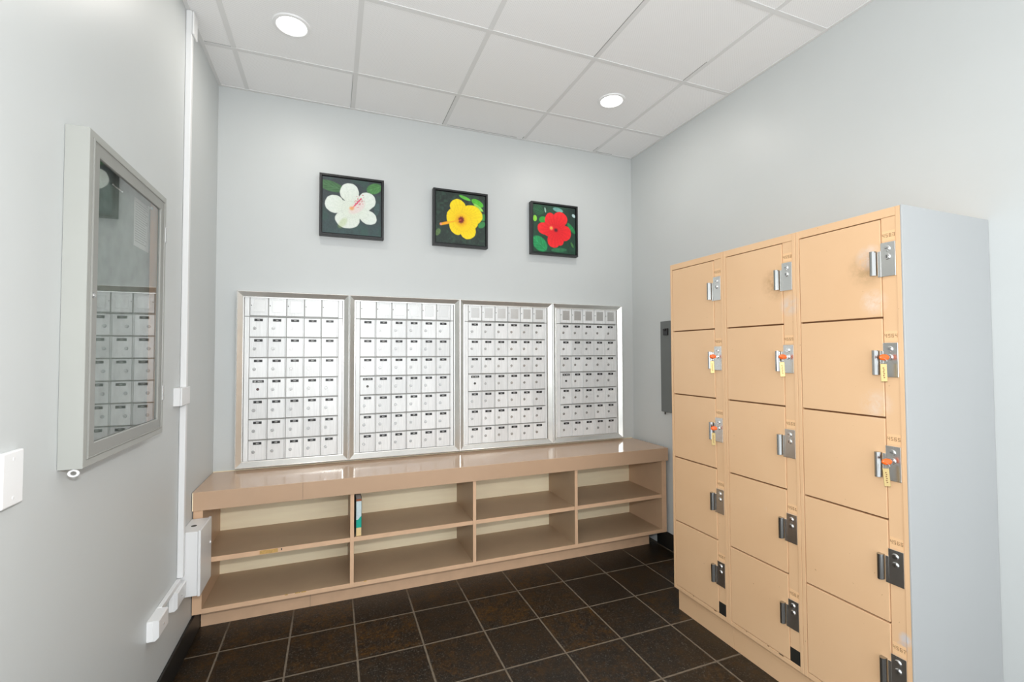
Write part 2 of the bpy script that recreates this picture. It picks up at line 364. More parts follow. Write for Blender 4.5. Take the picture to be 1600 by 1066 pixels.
# ------------------------------------------------------------------ recessed lights
def downlight(x, y, label):
    t = thing('ceiling_light', label, 'ceiling light', (x, y, H), 'recessed ceiling lights')
    m = MB(); m.cyl((x, y, H-0.0035), 'z', 0.068, 0.003, 40); m.build('diffuser', m_lamp, t)
    m = MB(); b0 = []
    for r, z in ((0.068, H-0.004), (0.072, H-0.006), (0.084, H-0.004), (0.087, H+0.003)):
        b0.append(len(m.v)); m.v += [(x+r*math.cos(2*math.pi*k/40), y+r*math.sin(2*math.pi*k/40), z) for k in range(40)]
    for a, b in zip(b0, b0[1:]):
        for k in range(40): m.f.append((a+k, a+(k+1) % 40, b+(k+1) % 40, b+k)); m.m.append(0)
    m.build('trim_ring', m_whitep, t, smooth=True)
    l = bpy.data.lights.new('downlight', 'AREA'); l.shape = 'DISK'; l.size = 0.13; l.energy = DOWNLIGHT_W; l.color = (1, 0.95, 0.88)
    lo = bpy.data.objects.new('downlight', l); COL.objects.link(lo); lo.location = (0, 0, -0.012); lo.parent = t
downlight(0.45, -0.712, 'round recessed ceiling light at the left, above the left end of the countertop')
downlight(2.297, -0.699, 'round recessed ceiling light at the right, nearer the lockers')

# ------------------------------------------------------------------ mailbox units
XB = [0.1152, 0.7464, 1.4738, 2.1949, 2.8158]; MT, MBZ = 1.8046, 0.7516
NC = [5, 6, 6, 5]; X0 = [0.181, 0.813, 1.541, 2.268]
TOPZ, ROWZ = 1.777, [1.6545 - 0.1238*k for k in range(8)]
DH = 0.1238
def mk_master():
    """door with label and lock; local origin at lower left corner of door, front at y=0"""
    m = MB(); m.box(0.0015, 0.0925, 0, 0.012, 0.002, DH-0.005, ch=0.0012)
    m.box(0.0932, 0.0985, -0.0030, 0.012, 0.002, DH-0.005, ch=0.001)     # raised hinge edge
    d = m.build('mailbox_door', m_door); return d
def mk_label(txt, wide):
    m = MB(); w = 0.030 if wide else 0.0225; cx = 0.050 if wide else 0.0485; cz = DH-0.0215
    m.box(cx-w, cx+w, -0.0015, 0.0, cz-0.0075, cz+0.0075, m_black)
    cell = 0.0017 if wide else 0.0013
    for gx, gz in glyphs(txt, cell): m.box(cx+gx-cell*.5, cx+gx+cell*.5, -0.0019, -0.0014, cz+gz-cell*.5, cz+gz+cell*.5, m_white_ink)
    return m
lock_me = None
def mk_lock(mt=None):
    m = MB(); c = (0.0275, 0, 0.0525)
    m.cyl(c, 'y', 0.0098, -0.003, 20, m_lock, r2=0.0085); m.cyl((c[0], -0.003, c[2]), 'y', 0.0062, -0.0015, 16, m_lock, r2=0.0055)
    m.box(c[0]-0.001, c[0]+0.001, -0.0049, -0.0042, c[2]-0.0045, c[2]+0.001, m_lockdark)
    return m
def mk_dlock(face):
    m = MB(); c = (0.048, 0, 0.055); m.cyl(c, 'y', 0.0085, -0.002, 20, m_lock); m.cyl((c[0], -0.002, c[2]), 'y', 0.0075, -0.002, 18, face); return m
door_proto = mk_master(); lock_proto = mk_lock().build('lock', None, door_proto, smooth=True, loc=(0, 0, 0))
# top row blank door with grille window
mtop = MB(); mtop.box(0.0035, 0.0985, 0, 0.012, 0.005, DH-0.010, ch=0.0012); top_proto = mtop.build('nameplate_door', m_door)
mw = MB(); mw.box(0.022, 0.082, -0.0012, 0.001, 0.027, 0.098, ch=0.0005); win_proto = mw.build('grille', m_mesh, top_proto, loc=(0, 0, 0))
mw = MB(); mw.cyl((0.0095, 0.0, 0.066), 'y', 0.003, -0.001, 12); scr_proto = mw.build('screw', m_lockdark, top_proto, loc=(0, 0, 0))
first = {'d': True, 't': True}
place = ['leftmost, beside the glass display cabinet', 'second from left, under the white flower picture', 'third from left, below the red flower picture', 'rightmost, nearest the lockers']
sizes = ['five', 'six', 'six', 'five']
apt = 101
YF = -0.020
for k in range(4):
    xa, xb = XB[k], XB[k+1]
    u = thing('mailbox_unit', 'aluminium wall mailbox unit, %s doors across, %s' % (sizes[k], place[k]), 'mailboxes', (xa, 0, MBZ), 'mailbox units set in the back wall')
    xa += 0.0008; xb -= 0.0008
    to3 = lambda a, b, h: (a, -h, b)
    m = MB(); m.ring(xa, xb, MBZ, MT, [(0, 0.0), (0, 0.043), (0.0035, 0.044), (0.005, 0.0425), (0.032, 0.024), (0.0335, 0.027), (0.0365, 0.027), (0.0375, 0.012)], to3,
           mats=[m_alum, m_edge, m_edge, m_alum, m_edge, m_edge, m_alum]); m.build('frame', None, u)
    xi0, xi1, zi0, zi1 = xa+0.037, xb-0.037, MBZ+0.037, MT-0.028
    m = MB(); m.box(xi0-0.002, xi1+0.002, -0.010, -0.001, MBZ+0.02, MT-0.02); m.build('back_plate', m_gapgrey, u)
    x0 = X0[k]; x1 = x0 + NC[k]*0.0993 + 0.004
    zb = ROWZ[7]+0.001
    m = MB()
    for a, b in ((xi0+0.002, x0), (x1, xi1-0.002)):
        m = MB()
        m.box(a, b-0.001, YF-0.0005, -0.010, ROWZ[0]+0.001, zi1-0.004, ch=0.001)
        m.box(a, b-0.001, YF-0.0005, -0.010, zb, ROWZ[0]-0.003, ch=0.001)
        m.box(a+0.004, a+0.006, YF-0.0025, YF, zb, ROWZ[0]-0.004)
        m.build('side_strip', m_door, u)
    m = MB()
    for r in range(8): m.box(x0, x1, YF-0.003, -0.010, ROWZ[r]-0.0035, ROWZ[r]+0.0008, ch=0.0008)
    m.build('row_rail', m_gapgrey, u)
    pitch_ = (x1-x0)/NC[k]; sc = pitch_/0.1005
    for c in range(NC[k]):
        t = top_proto if first['t'] else copy_tree(top_proto); first['t'] = False
        t.parent = u; t.location = (x0+c*pitch_ - u.location.x, YF, ROWZ[0]+0.0005-MBZ)
        for r in range(7):
            spec = (c == 0 and r == 3)
            if first['d']: d = door_proto; first['d'] = False; lk = lock_proto
            else:
                d = door_proto.copy(); COL.objects.link(d)
                if spec: lk = None
                else: lk = lock_proto.copy(); COL.objects.link(lk); lk.parent = d
            d.parent = u; d.location = (x0+c*pitch_ - u.location.x, YF, ROWZ[r+1]-MBZ)
            if spec: mk_dlock(m_redlock if k == 0 else m_lockdark).build('lock', None, d, smooth=True, loc=(0, 0, 0))
            elif lk: lk.location = (random.uniform(-.0008, .0008), 0, random.uniform(-.001, .001)); lk.rotation_euler = (0, 0, 0)
            L = mk_label('US MAIL' if spec else str((7-r)*100 + apt % 100 + c), spec).build('number_label', None, d, loc=(0, 0, 0))
            L['label'] = 'black label strip with white %s' % ('lettering' if spec else 'number')
    apt += NC[k]

# ------------------------------------------------------------------ flower pictures
def vnoise(U, V, sc, seed):
    rs = np.random.RandomState(seed); n = int(sc)+2; gr = rs.rand(n, n)
    x = U*sc; y = V*sc; xi = np.clip(x.astype(int), 0, n-2); yi = np.clip(y.astype(int), 0, n-2); fx = x-xi; fy = y-yi
    fx = fx*fx*(3-2*fx); fy = fy*fy*(3-2*fy)
    return (gr[yi, xi]*(1-fx)+gr[yi, xi+1]*fx)*(1-fy) + (gr[yi+1, xi]*(1-fx)+gr[yi+1, xi+1]*fx)*fy
def S(c): return np.array(srgb(*c)[:3])
def ell(U, V, cx, cy, rx, ry, ang=0, ruf=0.0, seed=0, nf=9):
    a = math.radians(ang); dx = U-cx; dy = V-cy; p = (dx*math.cos(a)+dy*math.sin(a))/rx; q = (-dx*math.sin(a)+dy*math.cos(a))/ry
    th = np.arctan2(q, p); return np.sqrt(p*p+q*q)*(1+ruf*np.sin(nf*th+seed)+ruf*.6*np.sin(2.3*nf*th+seed*2))
def paint(kind, N=190):
    V, U = np.meshgrid(np.linspace(0, 1, N), np.linspace(0, 1, N), indexing='ij')
    img = np.zeros((N, N, 3))
    n1 = vnoise(U, V, 7, 3); n2 = vnoise(U, V, 22, 5); n3 = vnoise(U, V, 60, 8)
    def lay(mask, col): img[:] = img*(1-mask[..., None]) + (S(col) if isinstance(col, tuple) else col)*mask[..., None]
    soft = lambda d, w=.06: np.clip((1-d)/w, 0, 1)
    def leaf(cx, cy, rx, ry, ang, col, dcol=None):
        d = ell(U, V, cx, cy, rx, ry, ang); a = math.radians(ang); q = -(U-cx)*math.sin(a)+(V-cy)*math.cos(a); p = (U-cx)*math.cos(a)+(V-cy)*math.sin(a)
        vein = np.clip(1-np.abs(q)/(ry*.06), 0, 1)*.6 + .25*np.clip(np.sin((p/rx+np.abs(q)/ry)*14), 0, 1)
        c0 = S(col)*(0.75+0.3*n2[..., None]) ; c0 = c0*(1-vein[..., None]*.45) + vein[..., None]*.45*S(dcol or tuple(min(255, x+60) for x in col))
        lay(soft(d, .15), c0)
    def petals(ps, base, edge, vein, cen, k=26):
        for i, (cx, cy, rx, ry, ang) in enumerate(ps):
            d = ell(U, V, cx, cy, rx, ry, ang, .012, i*1.7, 5)
            th = np.arctan2(V-cen[1], U-cen[0]); rr = np.hypot(U-cen[0], V-cen[1])
            vv = 0.5+0.5*np.sin(th*k+n1*5); f = np.clip(rr/.42, 0, 1)
            c0 = S(base)*(1-f[..., None]) + S(edge)*f[..., None]
            c0 = c0*(1-.30*vv[..., None]*(1-f*.4)[..., None]) + S(vein)*.30*vv[..., None]*(1-f*.4)[..., None]
            rim = np.clip((d-.86)/.14, 0, 1)*(d < 1); c0 = c0*(1-.10*rim[..., None])
            lay(soft(d, .05), c0)
    if kind == 0:
        img[:] = S((52, 62, 66)); img *= (0.65+0.5*n1+0.35*n3)[..., None]
        lay(np.clip((V-.55)*1.3, 0, .55)*(0.4+n2*.6), (58, 92, 88)); lay(np.clip((n1-.55)*2, 0, .35), (40, 84, 66))
        leaf(.13, .16, .24, .10, 12, (64, 108, 66)); leaf(.88, .12, .15, .10, -25, (74, 132, 70)); leaf(.93, .5, .05, .13, 10, (60, 84, 84))
        petals([(.33, .52, .24, .13, 8), (.66, .45, .22, .14, -22), (.20, .475, .165, .165, 0), (.45, .24, .165, .175, 20), (.50, .36, .13, .19, 0), (.755, .355, .155, .155, 0), (.77, .66, .165, .13, 25), (.62, .58, .17, .12, 20), (.42, .73, .215, .17, 0), (.48, .55, .17, .16, 0)],
               (214, 220, 206), (222, 229, 222), (196, 212, 198), (.48, .54))
        lay(np.clip(1-ell(U, V, .34, .80, .07, .13, 35), 0, .45), (170, 190, 120)); lay(np.clip(1-ell(U, V, .58, .50, .20, .10, -40), 0, .35), (235, 180, 190))
        lay(soft(ell(U, V, .49, .525, .055, .045), .6), (224, 168, 100))
        for t in np.linspace(0, 1, 16): lay(soft(ell(U, V, .50+.15*t, .52-.19*t, .017, .017), .5), (214, 78, 110) if t > .2 else (232, 150, 120))
        rs = random.Random(4)
        for i in range(34):
            t = rs.uniform(.45, 1.05); a = rs.uniform(0, 6.28); r = rs.uniform(.03, .085); lay(soft(ell(U, V, .50+.15*t+r*math.cos(a), .52-.19*t+r*math.sin(a), .009, .009), .5), (196, 50, 84))
    if kind == 1:
        img[:] = S((34, 48, 42)); img *= (0.55+0.7*n1+0.5*n3)[..., None]; lay(np.clip((n2-.6)*2.2, 0, .5), (52, 84, 66))
        leaf(.58, .075, .13, .035, 18, (96, 190, 60)); leaf(.84, .15, .14, .07, 25, (84, 190, 44)); leaf(.86, .235, .13, .035, 35, (150, 220, 90)); leaf(.95, .43, .07, .10, 60, (60, 140, 70)); leaf(.93, .58, .09, .06, -40, (54, 140, 74)); leaf(.04, .80, .05, .08, 30, (90, 120, 70))
        petals([(.34, .47, .13, .175, 10), (.44, .27, .165, .16, 20), (.50, .36, .15, .15, 0), (.72, .40, .23, .20, 10), (.66, .55, .20, .15, 0), (.40, .66, .13, .175, -25), (.64, .72, .17, .175, 20), (.53, .56, .20, .20, 0)],
               (252, 204, 0), (254, 228, 16), (230, 176, 0), (.52, .52), 34)
        lay(np.clip(1-ell(U, V, .50, .53, .14, .14), 0, .5), (226, 120, 10)); lay(soft(ell(U, V, .505, .52, .072, .085, 20, .08), .4), (128, 30, 22))
        for t in np.linspace(0, 1, 40): lay(soft(ell(U, V, .50-.40*t, .52+.12*t, .013+.016*(t > .62), .013+.018*(t > .62)), .6), (250, 170, 20) if t > .12 else (210, 90, 60))
        lay(soft(ell(U, V, .10, .635, .025, .03), .5), (236, 150, 130))
    if kind == 2:
        img[:] = S((22, 62, 44)); img *= (0.45+0.8*n1+0.5*n2)[..., None]; lay(np.clip((U-.6)*2, 0, .6)*np.clip((.75-V)*3, 0, 1), (24, 34, 38))
        leaf(.15, .83, .21, .15, 40, (24, 150, 84), (90, 210, 150)); leaf(.12, .12, .14, .11, 10, (16, 84, 48)); leaf(.04, .30, .05, .07, 0, (140, 214, 60)); leaf(.22, .31, .09, .07, -20, (40, 160, 50)); leaf(.58, .07, .13, .05, 10, (110, 170, 160)); leaf(.96, .16, .05, .035, 35, (180, 205, 205)); leaf(.90, .44, .05, .15, -40, (20, 130, 66)); leaf(.28, .10, .02, .06, -10, (150, 190, 170)); leaf(.92, .80, .025, .07, -30, (70, 130, 60)); leaf(.6, .93, .2, .05, -5, (40, 110, 70))
        petals([(.25, .50, .155, .13, 15), (.37, .56, .15, .11, 25), (.385, .30, .115, .16, 15), (.45, .40, .13, .13, 0), (.635, .26, .175, .155, 10), (.60, .38, .15, .14, 0), (.73, .56, .165, .175, 20), (.48, .74, .155, .155, 0), (.62, .72, .10, .12, 0), (.50, .56, .20, .17, 0)],
               (222, 8, 26), (250, 34, 40), (196, 6, 24), (.53, .51), 22)
        lay(soft(ell(U, V, .53, .51, .06, .055), .6), (86, 10, 30)); lay(soft(ell(U, V, .42, .475, .052, .055, 0, .05), .4), (250, 120, 80)); lay(soft(ell(U, V, .42, .475, .022, .022), .4), (250, 220, 60)); lay(soft(ell(U, V, .42, .475, .010, .010), .4), (200, 40, 40))
    img *= (0.93+0.12*vnoise(U, V, 90, 11))[..., None]
    return np.clip(img, 0, 1)
CS = 0.3946
pics = [(0.5626, 2.5744, 'black framed square picture of a white hibiscus on dark green', 0.000), (1.2863, 2.5723, 'black framed square picture of a yellow hibiscus', 0), (2.0217, 2.5667, 'black framed square picture of a red hibiscus among green leaves', 0)]
for k, (px, pz, lab, _) in enumerate(pics):
    t = thing('framed_picture', lab, 'picture', (px, 0, pz-CS), 'hibiscus pictures on the back wall')
    m = MB(); m.ring(px, px+CS, pz-CS, pz, [(0, 0.0), (0, 0.044), (0.001, 0.045), (0.0125, 0.045), (0.0135, 0.044), (0.0135, 0.028), (0.0185, 0.028)], lambda a, b, h: (a, -h, b)); m.build('frame', m_frame, t)
    m = MB(); m.box(px+0.003, px+CS-0.003, -0.026, -0.001, pz-CS+0.003, pz-0.003); m.build('backing', m_black, t)
    N = 190; img = paint(k, N); a, b = px+0.0185, pz-0.0185; s = CS-0.037
    verts = [(a+s*i/(N-1)-t.location.x, -0.036, b-s*j/(N-1)-t.location.z) for j in range(N) for i in range(N)]
    faces = [(j*N+i, (j+1)*N+i, (j+1)*N+i+1, j*N+i+1) for j in range(N-1) for i in range(N-1)]
    # give the canvas its thickness
    base = len(verts); rim = [0, N-1, N*N-1, N*(N-1)]
    verts += [(verts[q][0], -0.026, verts[q][2]) for q in rim]
    me = bpy.data.meshes.new('canvas'); me.from_pydata(verts, [], faces); me.materials.append(m_print)
    ca = me.color_attributes.new('ink', 'FLOAT_COLOR', 'POINT')
    full = np.ones((len(verts), 4)); full[:N*N, :3] = img.reshape(-1, 3); ca.data.foreach_set('color', full.ravel())
    edges = [[j*N for j in range(N)], [i for i in range(N)][::-1], [j*N+N-1 for j in range(N)][::-1], [(N-1)*N+i for i in range(N)]]
    co = bpy.data.objects.new('canvas', me); COL.objects.link(co); co.parent = t
    co['label'] = 'printed flower canvas'

# ------------------------------------------------------------------ countertop and open shelving
YC = -0.4386
m = MB(); m.box(0.002, 2.9235, YC, -0.002, 0.7345-0.09, 0.737, m_lam, ch=0.0015)
m.box(0.5035, 0.5045, YC-0.0004, YC+0.001, 0.646, 0.736, m_dark)
m.box(0.003, 0.0065, YC-0.0006, YC+.001, 0.646, 0.736, m_cream)
# wood lip along the foot of the mailboxes
m.box(0.002, 2.9235, -0.012, -0.0018, 0.737, 0.7395, m_cream)
tag(m.build('countertop', None), 'long glossy tan laminate countertop below the mailboxes', 'countertop')
sh = thing('shelf_cabinet', 'long low tan open cabinet with eight cubbyholes under the countertop', 'cabinet', (0, 0, 0))
YS = -0.419
panels = [(0.004, 0.045), (0.746, 0.766), (1.457, 1.477), (2.164, 2.186), (2.879, 2.919)]
for i, (a, b) in enumerate(panels):
    m = MB(); m.box(a, b, YS, -0.022, 0.127, 0.644, m_shelf if 0 < i < 4 else m_lam2); m.box(a, b, YS-0.0012, YS+0.001, 0.127, 0.644, m_lam_edge, ch=0.0005)
    m.build('end_panel' if i in (0, 4) else 'divider', None, sh)
for i in range(4):
    a, b = panels[i][1], panels[i+1][0]
    m = MB(); m.box(a, b, YS+0.004, -0.022, 0.378, 0.399, m_shelf); m.box(a, b, YS+0.002, YS+0.006, 0.376, 0.400, m_lam_edge, ch=0.0006)
    if i == 0: m.box(0.30, 0.385, YS+0.0012, YS+0.004, 0.379, 0.3985, m_chip); m.box(0.40, 0.405, YS+0.0012, YS+0.004, 0.386, 0.396, m_dark)
    m.build('shelf', None, sh)
m = MB(); m.box(0.045, 2.879, YS+0.002, -0.022, 0.128, 0.149, m_shelf); m.box(0.045, 2.879, YS-0.0005, YS+0.003, 0.127, 0.150, m_lam_edge, ch=0.0006)
for xx in (0.42, 0.47, 0.50, 0.82): m.box(xx, xx+random.uniform(.012, .03), YS-0.0009, YS+0.002, 0.146, 0.1507, m_chip)
m.build('bottom_board', None, sh)
m = MB(); m.box(0.045, 2.879, -0.022, -0.012, 0.128, 0.644); m.build('back_panel', m_cream, sh)
m = MB(); m.box(0.015, 2.862, -0.290, -0.03, 0.0, 0.126, m_lam_edge); m.box(0.5395, 0.5405, -0.2905, -0.289, 0.0, 0.126, m_dark); m.build('kick_base', None, sh)

# thin book standing in the second cubby
m = MB(); x0, x1, yb, z0 = 0.7755, 0.8075, -0.405, 0.4005
m.box(x0, x0+0.003, yb, yb+0.2, z0, z0+0.205, m_darkgreen); m.box(x1-0.002, x1, yb, yb+0.2, z0, z0+0.205, m_darkgreen)
m.box(x0+0.003, x1-0.002, yb+0.003, yb+0.198, z0+0.001, z0+0.204, m_paper)
bk = m.build('book', None); tag(bk, 'slim book with white, teal and tan spine standing against the divider in the upper shelf', 'book')
m = MB(); m.box(x0+0.003, x1-0.002, yb-0.0005, yb+0.003, z0, z0+0.045, m_tanc); m.box(x0+0.003, x1-0.002, yb-0.0005, yb+0.003, z0+0.045, z0+0.090, m_teal)
m.face([(x0+0.012, yb-0.0010, z0+0.09), (x1-0.002, yb-0.0010, z0+0.09), (x1-0.002, yb-0.0010, z0+0.108), (x1-0.009, yb-0.0010, z0+0.104)], m_teal)
m.box(x0+0.003, x1-0.002, yb-0.0005, yb+0.003, z0+0.090, z0+0.193, m_bluew); m.box(x0+0.003, x1-0.002, yb-0.0005, yb+0.003, z0+0.193, z0+0.205, m_rust)
m.build('spine', None, bk)

# ------------------------------------------------------------------ glass display cabinet on the left wall
ya, yb_, za, zb_ = -1.657, -1.062, 1.131, 2.020     # along wall (y), height
D = 0.052
cab = thing('display_cabinet', 'shallow grey metal notice cabinet with glass door hung on the left wall', 'display cabinet', (0, ya, za))
t3 = lambda a, b, h: (h, a, b)
m = MB(); m.ring(ya, yb_, za, zb_, [(0, 0.001), (0, D-0.001), (0.001, D), (0.018, D), (0.019, D-0.001), (0.019, 0.012), (0.018, 0.001), (0, 0.001)], t3); m.build('case', m_case, cab)
m = MB(); m.ring(ya+0.020, yb_-0.020, za+0.020, zb_-0.020, [(0, D-0.012), (0, D+0.0015), (0.0015, D+0.003), (0.004, D+0.003), (0.005, D+0.0005), (0.036, D+0.0005), (0.038, D-0.0015), (0.038, D-0.012), (0, D-0.012)], t3,
       mats=[m_case2, m_case2, m_case, m_case2, m_case2, m_case, m_case2, m_case2]); m.build('door_frame', None, cab)
m = MB(); m.box(D-0.009, D-0.005, ya+0.05, yb_-0.05, za+0.05, zb_-0.05); m.build('glass_pane', m_glass, cab)
m = MB(); m.box(0.0015, 0.006, ya+0.018, yb_-0.018, za+0.018, zb_-0.018); m.build('backing_board', m_board, cab)
m = MB(); m.ring(ya+0.0195, yb_-0.0195, za+0.0195, zb_-0.0195, [(0, 0.0065), (0, 0.039), (0.003, 0.039), (0.003, 0.0065)], t3); m.build('oak_lining', m_oak, cab)
for z0, z1 in ((1.850, 1.905), (1.255, 1.308)):
    m = MB(); m.cyl((D+0.002, yb_-0.0125, z0), 'z', 0.0042, z1-z0, 12); m.cyl((D+0.002, yb_-0.0125, z0-0.004), 'z', 0.0028, 0.004, 10); m.cyl((D+0.002, yb_-0.0125, z1), 'z', 0.0028, 0.004, 10); m.build('hinge', m_lock, cab, smooth=True)
m = MB(); m.cyl((D, ya+0.033, 1.582), 'x', 0.0075, 0.004, 18); m.cyl((D+0.004, ya+0.033, 1.582), 'x', 0.005, 0.0015, 14); m.build('lock', m_lock, cab, smooth=True)
m = MB(); m.torus((0.030, ya+0.010, za-0.012), 0.0095, 0.0032, 'y', m_white, sy=0.8); m.cyl((0.030, ya+0.010, za-0.004), 'z', 0.003, 0.005, 10, m_white); m.build('ring_catch', None, cab, smooth=True)
m = MB(); m.box(0.0065, 0.0072, -1.237, -1.101, 1.80, 1.968, m_paper)
for i in range(17):
    zz = 1.955-0.0085*i; m.box(0.0072, 0.0075, -1.226, -1.226+0.112*random.uniform(.75, 1), zz-0.0018, zz+0.0006, m_ink)
tag(m.build('notice_sheet', None), 'printed white notice sheet pinned inside the glass display cabinet', 'notice')
def pushpin(y, z, lab):
    m = MB(); m.cyl((0.0073, y, z), 'x', 0.0015, 0.006, 8); m.cyl((0.011, y, z), 'x', 0.006, 0.002, 14); m.cyl((0.013, y, z), 'x', 0.0035, 0.009, 12); m.cyl((0.022, y, z), 'x', 0.006, 0.002, 14)
    tag(m.build('pushpin', m_whitep, smooth=True), lab, 'pushpin', 'pushpins in the display cabinet')
pushpin(-1.125, 1.962, 'white pushpin holding the notice sheet by its top corner')
m = MB(); m.cyl((0.0062, -1.40, 1.948), 'x', 0.0015, 0.008, 8); m.cyl((0.010, -1.42, 1.948), 'y', 0.0025, 0.075, 10); m.cyl((0.010, -1.422, 1.948), 'y', 0.004, 0.004, 10); m.cyl((0.010, -1.349, 1.948), 'y', 0.004, 0.004, 10)
tag(m.build('hanging_pin', m_chrome, smooth=True), 'small shiny metal pin on the bare board inside the display cabinet', 'pin')

# ------------------------------------------------------------------ left wall electrics
m = MB(); m.box(0.0005, 0.025, -0.660, -0.632, 0.415, H-0.002, ch=0.003); c = m.build('conduit', m_white); tag(c, 'white square cable conduit running up the left wall to the ceiling', 'conduit')
m = MB(); m.box(0.0255, 0.034, -0.665, -0.600, H-0.115, H-0.006, ch=0.004); m.box(0.0005, 0.0255, -0.6315, -0.600, H-0.085, H-0.006, ch=0.004); m.build('elbow_cover', m_white, c)
m = MB(); m.box(0.0255, 0.033, -0.750, -0.626, 1.198, 1.277, ch=0.0025); m.box(0.0005, 0.0255, -0.750, -0.6605, 1.198, 1.277); m.box(0.0005, 0.0255, -0.6315, -0.626, 1.198, 1.277)
m.build('joint_cover', m_white, c)
m = MB(); m.box(0.0005, 0.018, -0.912, -0.6605, 0.395, 0.414, ch=0.002); m.build('branch_raceway', m_white, c)
eb = thing('electrical_box', 'white metal electrical box on the left wall at the corner of the shelves', 'electrical box', (0.0, -0.62, 0.31))
m = MB(); m.box(0.0005, 0.072, -0.6275, -0.428, 0.311, 0.605, ch=0.002); m.build('body', m_white, eb)
m = MB(); m.box(0.073, 0.085, -0.631, -0.425, 0.308, 0.609, ch=0.003); m.build('cover', m_white, eb)
m = MB(); m.cyl((0.085, -0.455, 0.49), 'x', 0.007, 0.005, 16, r2=0.005); m.build('screw', m_whitep, eb, smooth=True)
m = MB(); m.cyl((0.036, -0.54, 0.6051), 'z', 0.012, 0.0006, 18); m.build('knockout', m_dark, eb, smooth=True)
def jbox(y0, y1, z0, z1, d, lab):
    t = thing('junction_box', lab, 'junction box', (0, y0, z0), 'low junction boxes on the left wall')
    bm = MB(); c1 = 0.012
    prof = [(0.0005, z0), (d-c1, z0), (d, z0+c1), (d, z1-0.004), (d-0.004, z1), (0.0005, z1)]
    bm.face([(x, y0, z) for x, z in prof]); bm.face([(x, y1, z) for x, z in prof])
    for i in range(len(prof)):
        a, b = prof[i], prof[(i+1) % len(prof)]; bm.face([(a[0], y0, a[1]), (b[0], y0, b[1]), (b[0], y1, b[1]), (a[0], y1, a[1])])
    o = bm.build('cover', m_white, t)
    m = MB(); m.box(0.0005, d*0.5, y0-0.0015, y0, z0+0.004, z1-0.004); m.build('end_cap', m_whitep, t)
    m = MB(); m.cyl((d, (y0+y1)/2, (z0+z1)/2), 'x', 0.004, 0.001, 12); m.build('screw', m_lock, t, smooth=True)
jbox(-1.017, -0.912, 0.336, 0.412, 0.040, 'white junction box nearer the camera at the end of the low raceway')
jbox(-0.760, -0.635, 0.316, 0.394, 0.032, 'white junction box below the conduit beside the electrical box')
pl = thing('blank_wall_plate', 'white blank wall plate on the left wall below the display cabinet', 'wall plate', (0, -1.885, 1.1))
m = MB(); m.box(0.0005, 0.012, -1.886, -1.815, 1.100, 1.217, ch=0.003); m.build('plate', m_whitep, pl)
for zz in (1.117, 1.200): m = MB(); m.cyl((0.012, -1.850, zz), 'x', 0.0035, 0.0008, 12); m.build('screw', m_white, pl, smooth=True)

# grey breaker panel on right wall
ep = thing('breaker_panel', 'dark grey electrical panel on the right wall behind the lockers', 'electrical panel', (RW, -0.7, 0.99))
m = MB(); m.box(RW-0.020, RW-0.0005, -0.76, -0.366, 0.992, 1.660, ch=0.003); m.build('door', m_epanel, ep)
m = MB(); m.box(RW-0.030, RW-0.020, -0.455, -0.405, 1.555, 1.605, ch=0.003); m.box(RW-0.036, RW-0.030, -0.440, -0.420, 1.590, 1.602, ch=0.002); m.build('latch', m_black, ep)
m = MB(); m.cyl((RW-0.012, -0.40, 0.992), 'z', 0.005, -0.018, 12); m.build('catch', m_gunmetal, ep, smooth=True)

